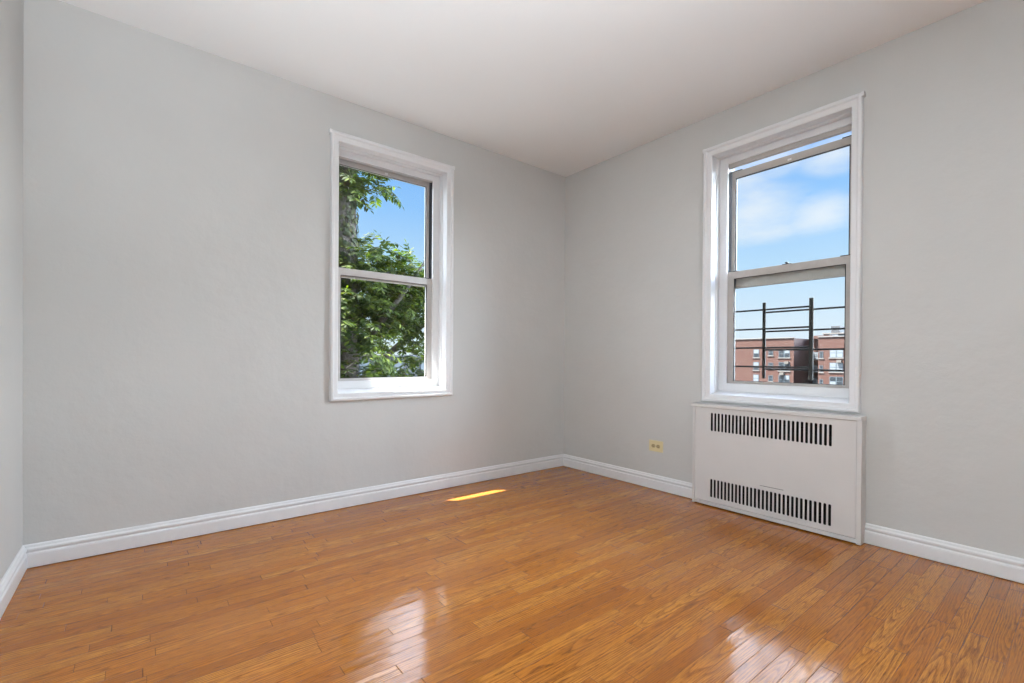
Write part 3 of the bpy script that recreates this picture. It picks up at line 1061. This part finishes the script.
def fill_blob(bm, c, r, n, **kw):
    c = Vector(c)
    for _ in range(int(n * 2.2)):
        while True:
            q = Vector((rng.uniform(-1, 1), rng.uniform(-1, 1), rng.uniform(-1, 1)))
            if q.length <= 1:
                break
        p = c + Vector((q.x * r[0], q.y * r[1], q.z * r[2]))
        d = Vector((q.x + rng.uniform(-.8, .8), q.y + rng.uniform(-.8, .8), rng.uniform(-.2, .6)))
        if d.length < 0.1:
            d = Vector((1, 0, 0))
        compound_leaf(bm, p, d, rng.uniform(0.32, 0.55), rng.randint(6, 9), droop=rng.uniform(.3, 1.0), **kw)


def make_tree():
    t = empty('tree', (-0.3, 5.0, GZ))
    tag(t, 'leafy green tree with an ivy covered trunk just outside the left window', 'tree')
    O = Vector((0.3, -5.0, -GZ))        # world -> local

    def W(*p):
        return Vector(p) + O
    bm = bmesh.new()
    tube(bm, [W(-0.2, 5.1, GZ), W(-0.26, 5.05, -6), W(-0.30, 5.0, 0), W(-0.31, 5.0, 2.5), W(-0.36, 5.0, 4.4), W(-0.5, 5.05, 6.5), W(-0.6, 5.2, 8.5)],
         [0.45, 0.36, 0.28, 0.26, 0.24, 0.20, 0.12], 16)
    from_bm('trunk', bm, MAT['bark'], t, True)
    # boughs
    for pts, rs in (([(-0.3, 5.0, 1.4), (0.3, 5.2, 1.9), (1.1, 5.5, 2.4), (1.9, 5.7, 2.75)], [.11, .08, .05, .02]),
                    ([(-0.3, 5.0, 0.9), (0.2, 4.7, 1.5), (0.7, 4.6, 2.2), (1.0, 4.5, 2.7)], [.08, .06, .04, .015]),
                    ([(-0.36, 5.0, 4.0), (0.0, 4.9, 4.25), (0.35, 4.8, 4.2)], [.06, .04, .015]),
                    ([(-0.3, 5.0, 0.2), (0.6, 5.5, 0.9), (1.5, 6.0, 1.5), (2.4, 6.2, 2.0)], [.1, .07, .05, .02])):
        bm = bmesh.new()
        tube(bm, [W(*p) for p in pts], rs, 8)
        from_bm('bough', bm, MAT['bark'], t, True)
    # crown: pinnate leaves
    bm = bmesh.new()
    F = lambda c, r, n, **k: fill_blob(bm, W(*c), r, n, **k)
    F((0.15, 5.0, 2.65), (0.45, 0.45, 0.35), 40)
    F((0.0, 4.9, 2.05), (0.45, 0.5, 0.45), 60)
    F((0.75, 5.1, 2.35), (0.5, 0.5, 0.38), 60)
    F((1.35, 5.4, 2.45), (0.45, 0.5, 0.42), 60)
    F((2.0, 5.6, 2.5), (0.5, 0.5, 0.5), 45)
    F((0.5, 5.1, 1.75), (0.7, 0.5, 0.32), 75)
    F((1.3, 5.4, 1.75), (0.6, 0.5, 0.35), 55)
    F((-0.2, 4.7, 1.3), (0.32, 0.4, 0.45), 38)
    F((-0.15, 4.8, 0.55), (0.35, 0.4, 0.4), 40)
    F((0.7, 5.3, 1.2), (0.6, 0.4, 0.25), 12)
    F((1.6, 5.7, 0.85), (0.35, 0.4, 0.5), 30)
    F((0.75, 5.4, 0.5), (0.3, 0.4, 0.5), 16)
    F((2.6, 6.0, 1.6), (0.7, 0.6, 0.9), 60)
    # hanging spray near the trunk top
    F((0.12, 4.8, 3.9), (0.16, 0.25, 0.16), 10)
    F((-0.15, 4.8, 4.25), (0.25, 0.3, 0.25), 14)
    F((-0.42, 4.65, 3.85), (0.22, 0.12, 0.5), 16)
    F((-1.3, 5.0, 1.2), (0.5, 0.5, 0.8), 25)
    # free compound leaves against the sky
    compound_leaf(bm, W(0.72, 5.0, 2.72), Vector((-0.55, 0, 0.75)), 0.62, 8, droop=0.25)
    compound_leaf(bm, W(1.1, 5.2, 2.75), Vector((-0.2, 0, 0.8)), 0.42, 6, droop=0.4)
    compound_leaf(bm, W(1.5, 5.3, 2.85), Vector((0.3, 0, 0.8)), 0.42, 6, droop=0.4)
    # sunlit spray low at the left
    for i in range(11):
        compound_leaf(bm, W(-0.50 + 0.035 * i, 3.4 + 0.03 * i, 1.02 + rng.uniform(-.06, .06)), Vector((0.5, -0.3, -0.05 + rng.uniform(-.3, .2))), 0.32, 6, droop=0.9, size=0.85)
    from_bm('foliage', bm, MAT['leaf'], t, True)
    bm = bmesh.new()
    tube(bm, [W(-0.3, 4.9, 0.3), W(-0.5, 4.2, 0.8), W(-0.46, 3.6, 1.0), W(-0.2, 3.55, 1.0)], [.012, .008, .005, .003], 6)
    from_bm('bough', bm, MAT['bark'], t, True)
    # ivy on the trunk
    bm = bmesh.new()
    for _ in range(2400):
        z = rng.uniform(1.5, 6.0)
        a = rng.uniform(0, 2 * math.pi)
        cx = -0.31 - max(0, z - 2.5) * 0.026
        rr = 0.25 - 0.01 * (z - 2) + rng.uniform(0.0, 0.05)
        p = W(cx + rr * math.cos(a), 5.0 + rr * math.sin(a), z)
        out = Vector((math.cos(a), math.sin(a), 0))
        d = (Vector((-math.sin(a), math.cos(a), 0)) * rng.uniform(-.8, .8) + out * rng.uniform(0, .5) + Vector((0, 0, -0.7))).normalized()
        leaflet(bm, p, d, (out + Vector((0, 0, .3))).normalized(), rng.uniform(.06, .11), rng.uniform(.04, .07))
    from_bm('ivy', bm, MAT['ivy'], t, True)


make_tree()
